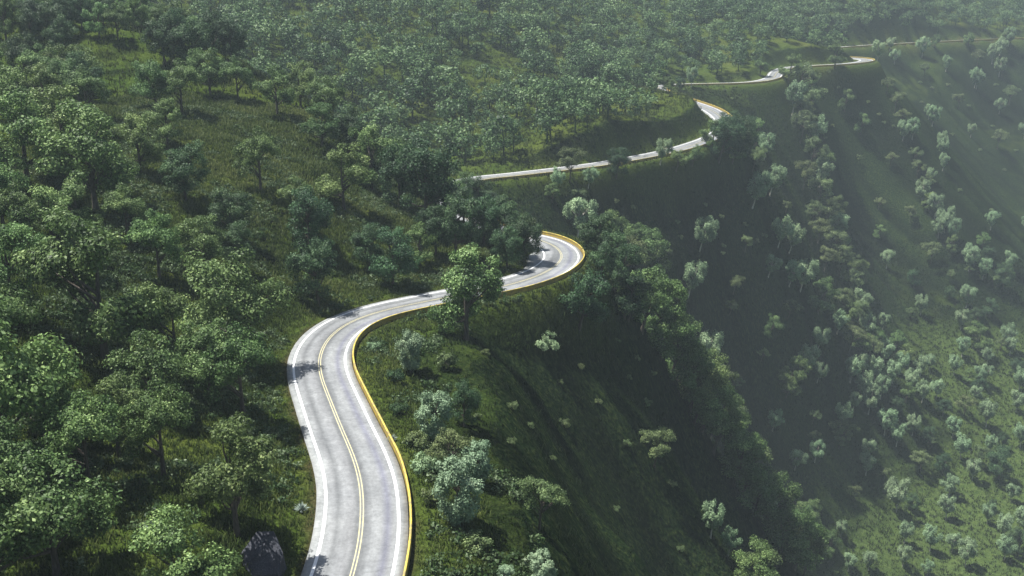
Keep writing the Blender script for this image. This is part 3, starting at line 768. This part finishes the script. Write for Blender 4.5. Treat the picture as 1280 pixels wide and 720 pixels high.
# ---- ground cover
def blades(k, h, w, spread, seed):
    r_ = np.random.default_rng(seed); V = []; T = []
    for i in range(k):
        a = r_.uniform(0, 6.28); b = np.array([r_.normal() * spread, r_.normal() * spread, -.05])
        ln = h * r_.uniform(.6, 1.15); tip = b + np.array([math.cos(a) * ln * r_.uniform(.15, .7), math.sin(a) * ln * r_.uniform(.15, .7), ln])
        s = np.array([-math.sin(a), math.cos(a), 0]) * w * .5
        m_ = b * .45 + tip * .55 + np.array([0, 0, ln * .12])
        V += [b - s, b + s, m_ + s * .8, m_ - s * .8, m_ - s * .8, m_ + s * .8, tip + s * .1, tip - s * .1]
        t_ = r_.uniform(.25, .7); T += [t_ - .12] * 2 + [t_] * 4 + [t_ + .12] * 2
    V = np.array(V); return V, np.arange(len(V)).reshape(-1, 4), np.array(T)
def fast_mass(name, pts, sizes, protos, mat, tints):
    Vs = []; Qs = []; Ts = []; o = 0
    which = rs.integers(0, len(protos), len(pts))
    for j, (V, Q_, T) in enumerate(protos):
        m = which == j; p = pts[m]; s = sizes[m]; t = tints[m]; k = len(p)
        if not k: continue
        a = rs.uniform(0, 6.28, k); c, s_ = np.cos(a)[:, None], np.sin(a)[:, None]
        X = (V[None, :, 0] * c - V[None, :, 1] * s_) * s[:, None]; Y = (V[None, :, 0] * s_ + V[None, :, 1] * c) * s[:, None]; Z = V[None, :, 2] * s[:, None]
        Vs.append((np.stack([X, Y, Z], -1) + p[:, None]).reshape(-1, 3))
        Qs.append((Q_[None] + (np.arange(k) * len(V))[:, None, None]).reshape(-1, 4) + o); o += k * len(V)
        Ts.append(np.clip(T[None] + t[:, None], 0, 1).reshape(-1))
    ob = link(name, np_mesh(name, np.concatenate(Vs), np.concatenate(Qs), mat, np.concatenate(Ts))); ob['kind'] = 'stuff'; return ob
def scatter(nn, x0, x1, y0, y1, lo=0):
    p = np.stack([rs.uniform(x0, x1, nn), rs.uniform(y0, y1, nn)], 1)
    D, I, sd_ = road_near(p[:, 0], p[:, 1])
    lwid = np.where(sd_ < 0, left_w[I], HW + .55)
    z = hgt(p[:, 0], p[:, 1])
    px, py, d = project(p[:, 0], p[:, 1], z)
    ok = (D > lwid + .25) & (px > -80) & (px < 1360) & (py > -20) & (py < 800)
    return p[ok], z[ok], D[ok], d[ok], sd_[ok]
TUFT = [blades(6, .55, .10, .16, 60 + i) for i in range(5)]
p, z, D, d, sdg = scatter(150000, -95, 60, 62, 265)
gxx, gyy = grad(p[:, 0], p[:, 1]); sl_ = np.hypot(gxx, gyy)
keep = ((sl_ < .75) | (rs.random(len(p)) < .45)) & ((sdg < 0) | (D < 12.5) | (rs.random(len(p)) < .2))
p, z, D, d, sl_, sdg = p[keep], z[keep], D[keep], d[keep], sl_[keep], sdg[keep]
tint = .16 * vnoise(p[:, 0], p[:, 1], 7, 70) + .16 * vnoise(p[:, 0], p[:, 1], 23, 71) + rs.normal(size=len(p)) * .06 - .3 * sstep(.45, .8, sl_) - .5 * sstep(11, 14, D) * (sdg > 0)  # tufts beyond the bank and on steep ground darkened to paint in shade
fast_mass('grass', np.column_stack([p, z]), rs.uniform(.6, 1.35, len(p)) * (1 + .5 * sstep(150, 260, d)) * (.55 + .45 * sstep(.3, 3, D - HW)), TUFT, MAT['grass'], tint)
p, z, D, d, sdg = scatter(70000, -150, 330, 250, 560)
tint = .2 * vnoise(p[:, 0], p[:, 1], 12, 72) + rs.normal(size=len(p)) * .08 - .2
gxx, gyy = grad(p[:, 0], p[:, 1]); sl_ = np.hypot(gxx, gyy)
fast_mass('far_grass', np.column_stack([p, z]), rs.uniform(1.2, 2.2, len(p)), TUFT[:3], MAT['grass'], tint - .3 * sstep(.5, .9, sl_) - .35 * (sdg > 0))  # steep and valley-side tufts darkened too, slope shade in their colour
# low scrub in lumps
def lump(seed, nleaf=46):
    r_ = np.random.default_rng(seed)
    C = np.column_stack([r_.normal(size=(5, 2)) * .28, r_.uniform(.15, .42, 5)]); Rd = np.full((5, 3), .27)
    return leaves(C, Rd, np.full(5, nleaf // 5), .2, r_, up=.6)
LUMP = [lump(500 + i) for i in range(6)]
MAT['scrub'] = leaf_material('scrub_leaves', (.022, .045, .012), (.06, .095, .03), (.17, .21, .12), 0, .25)
p, z, D, d, sdg = scatter(26000, -95, 40, 62, 250)
dn = vnoise(p[:, 0], p[:, 1], 9, 73) + .7 * vnoise(p[:, 0], p[:, 1], 3.2, 74)
gxx, gyy = grad(p[:, 0], p[:, 1])
keep = (dn > .12) & (np.hypot(gxx, gyy) < .8) & (D > HW + 1.6) & ((sdg < 0) | (D < 17))
p, z, d = p[keep], z[keep], d[keep]
tint = .3 * vnoise(p[:, 0], p[:, 1], 4, 75) + rs.normal(size=len(p)) * .12
fast_mass('undergrowth', np.column_stack([p, z]), rs.uniform(.7, 1.9, len(p)), LUMP, MAT['scrub'], tint)

# ---- spiky grey plants and the boulder
def spiky(px_, py_, r_, label):
    c = cast(px_, py_)[0]; r2 = np.random.default_rng(int(px_))
    V = []; T = []
    for i in range(70):
        a = r2.uniform(0, 6.28); e = r2.uniform(.15, 1.45)
        dr = np.array([math.cos(a) * math.cos(e), math.sin(a) * math.cos(e), math.sin(e)]); sd2 = np.array([-math.sin(a), math.cos(a), 0]) * .05
        tip = dr * r_ * r2.uniform(.8, 1.1); m_ = tip * .5 + np.array([0, 0, .05])
        V += [-sd2, sd2, m_ + sd2, m_ - sd2, m_ - sd2, m_ + sd2, tip + sd2 * .1, tip - sd2 * .1]; t_ = r2.uniform(.3, .8); T += [t_] * 8
    V = np.array(V)
    o = link('spiky_plant', np_mesh('spiky_plant', V, np.arange(len(V)).reshape(-1, 4), MAT['yucca'], T))
    o.location = (c[0], c[1], c[2] + .1); o['label'] = label; o['category'] = 'plant'
spiky(193, 668, 1.25, 'grey spiky rosette plant in the grassy clearing by the lower frame corner')
spiky(377, 640, .9, 'grey-green spiky tuft in the verge beside the near road edge')
spiky(490, 552, .8, 'grey spiky tuft on the bank just outside the yellow barrier')

import bmesh
c = cast(331, 709)[0]
bm = bmesh.new(); r2 = np.random.default_rng(4)
for a, b, zz in ((-.8, 1.3, 2.7), (.75, 1.15, 2.85), (-2.0, -.1, 1.35), (1.75, -.2, 1.5), (-1.35, -1.8, .1), (1.6, -1.7, .3), (-1.3, -2.0, -1.2), (1.7, -1.9, -1.2), (-2.2, .2, -1.2), (2.0, .5, -1.2), (-.9, 1.6, -1.2), (.9, 1.5, -1.2)):
    bm.verts.new((a, b, zz))
bmesh.ops.convex_hull(bm, input=bm.verts)
bmesh.ops.triangulate(bm, faces=bm.faces[:])
bmesh.ops.subdivide_edges(bm, edges=bm.edges[:], cuts=4, use_grid_fill=True)
for v in bm.verts: v.co += Vector(r2.normal(size=3) * .018)
me = bpy.data.meshes.new('boulder'); bm.to_mesh(me); bm.free(); me.materials.append(MAT['rock'])
o = link('boulder', me); o.location = c
o['label'] = 'dark grey speckled boulder beside the near road at the bottom edge'; o['category'] = 'boulder'

# ---- labels
LOOK = {'oak': 'mid-green leafy', 'fresh': 'bright green leafy', 'dark': 'dark green dense', 'olive': 'olive-green', 'pale': 'silver-green white-trunked', 'silver': 'pale silver-green bushy', 'palebush': 'pale grey-green', 'olivebush': 'olive', 'darkbush': 'dark green'}
WHERE = {'hill': 'on the near hillside', 'upper': 'in the upper hillside wood', 'bank': 'on the roadside bank', 'spur': 'on the hairpin spur crest', 'wall': 'on the shaded valley wall', 'ridge': 'along the wooded middle ridge',
         'lower ridge': 'along the last ridge', 'floor': 'on the sunlit valley slope', 'road': 'beside the distant road', 'far': 'on the forested mountainside'}
GROUP = {'hill': 'trees on the near hillside', 'upper': 'trees in the upper hillside wood', 'bank': 'trees and bushes on the roadside bank', 'spur': 'trees on the spur below the hairpin', 'wall': 'trees on the shaded valley wall', 'ridge': 'trees along the middle ridge',
         'lower ridge': 'trees along the last ridge', 'floor': 'trees on the valley slope', 'road': 'trees beside the distant road', 'far': 'trees on the forested mountainside', 'tiny bowl': 'tiny shrubs on the dark slope below the near road', 'tiny wall': 'tiny shrubs on the far shaded slopes'}
by_region = {}
for t in THINGS: by_region.setdefault(t['region'], []).append(t['hpx'])
used = set()
for t in THINGS:
    o = t['o']; o['group'] = GROUP[t['region']]
    if t['region'].startswith('tiny'):
        o['label'] = {'tiny bowl': 'tiny olive shrub dotting the dark grass slope below the near road', 'tiny wall': 'tiny faint shrub dotting the far shaded valley slopes'}[t['region']]
        continue
    if t['label']:
        o['label'] = t['label']; used.add(t['label']); continue
    hs = sorted(by_region[t['region']]); q = hs.index(t['hpx']) / max(1, len(hs) - 1)
    size = 'small' if q < .33 else 'medium' if q < .7 else 'tall'
    kind = 'bush' if 'bush' in t['key'] else 'pale_tree' if t['key'] == 'pale' else 'tree'
    ty = t['py'] - .5 * t['hpx']                                     # the crown's middle
    lab = f"{size} {LOOK[t['key']]} {kind} {WHERE[t['region']]}, {min(100, max(0, t['px'] / 12.8)):.0f}% across, {max(0, min(100, ty / 7.2)):.0f}% down"
    if lab in used: lab = lab.replace('medium', 'middling').replace('tall ', 'tallish ').replace('small ', 'smallish ')
    if lab in used: lab = f"{lab}".replace('% across', '.5% across')
    used.add(lab); o['label'] = lab


# ------------------------------------------------------------------ light
world = bpy.data.worlds.new('World'); scene.world = world; world.use_nodes = True
SUN_EL, SUN_AZ = R(66), math.atan2(-.93, .34)      # azimuth clockwise from +Y
nt = world.node_tree; bg = nt.nodes['Background']
sky = nt.nodes.new('ShaderNodeTexSky'); sky.sky_type = 'NISHITA'; sky.sun_disc = False
sky.sun_elevation = SUN_EL; sky.sun_rotation = SUN_AZ; sky.air_density = 1.2; sky.dust_density = 2.0
nt.links.new(sky.outputs[0], bg.inputs[0]); bg.inputs[1].default_value = .052
sl = bpy.data.lights.new('sun', 'SUN'); sl.energy = 5.0; sl.angle = R(.53); sl.color = (1, .965, .9)
so = bpy.data.objects.new('sun', sl); COL.objects.link(so); so.location = (-300, 200, 500)
from mathutils import Vector
sd = Vector((math.sin(SUN_AZ) * math.cos(SUN_EL), math.cos(SUN_AZ) * math.cos(SUN_EL), math.sin(SUN_EL)))
so.rotation_euler = sd.to_track_quat('Z', 'Y').to_euler()

# ------------------------------------------------------------------ air
zt = max(CZ + 3, GH.max() + 22); zb = GH.min() - 1
x0, x1, y0, y1 = GX[0] - 5, GX[-1] + 5, GY[0] - 5, GY[-1] + 5
hv = [(x, y, z) for z in (zb, zt) for y in (y0, y1) for x in (x0, x1)]
hf = [(0, 2, 3, 1), (4, 5, 7, 6), (0, 1, 5, 4), (2, 6, 7, 3), (0, 4, 6, 2), (1, 3, 7, 5)]
hm, hnt, hout = newmat('haze_air')
pv = node(hnt, 'ShaderNodeVolumePrincipled'); pv.inputs['Color'].default_value = (.52, .63, .69, 1)
pv.inputs['Density'].default_value = .00024; pv.inputs['Anisotropy'].default_value = 0
hnt.links.new(pv.outputs[0], hout.inputs['Volume'])
ho = link('haze', np_mesh('haze', hv, hf, hm)); ho['kind'] = 'stuff'

# ------------------------------------------------------------------ render settings
scene.render.engine = 'CYCLES'
cy = scene.cycles
cy.use_denoising = True
try: cy.denoiser = 'OPENIMAGEDENOISE'; cy.denoising_prefilter = 'ACCURATE'
except Exception: pass
cy.max_bounces = 5; cy.diffuse_bounces = 2; cy.glossy_bounces = 1; cy.transmission_bounces = 2; cy.volume_bounces = 0; cy.transparent_max_bounces = 4
cy.use_adaptive_sampling = False
cy.caustics_reflective = cy.caustics_refractive = False
vs_ = scene.view_settings
scene.display_settings.display_device = 'sRGB'
vs_.view_transform = 'Standard'; vs_.look = 'None'; vs_.gamma = 1; vs_.use_curve_mapping = False; vs_.exposure = 1.15
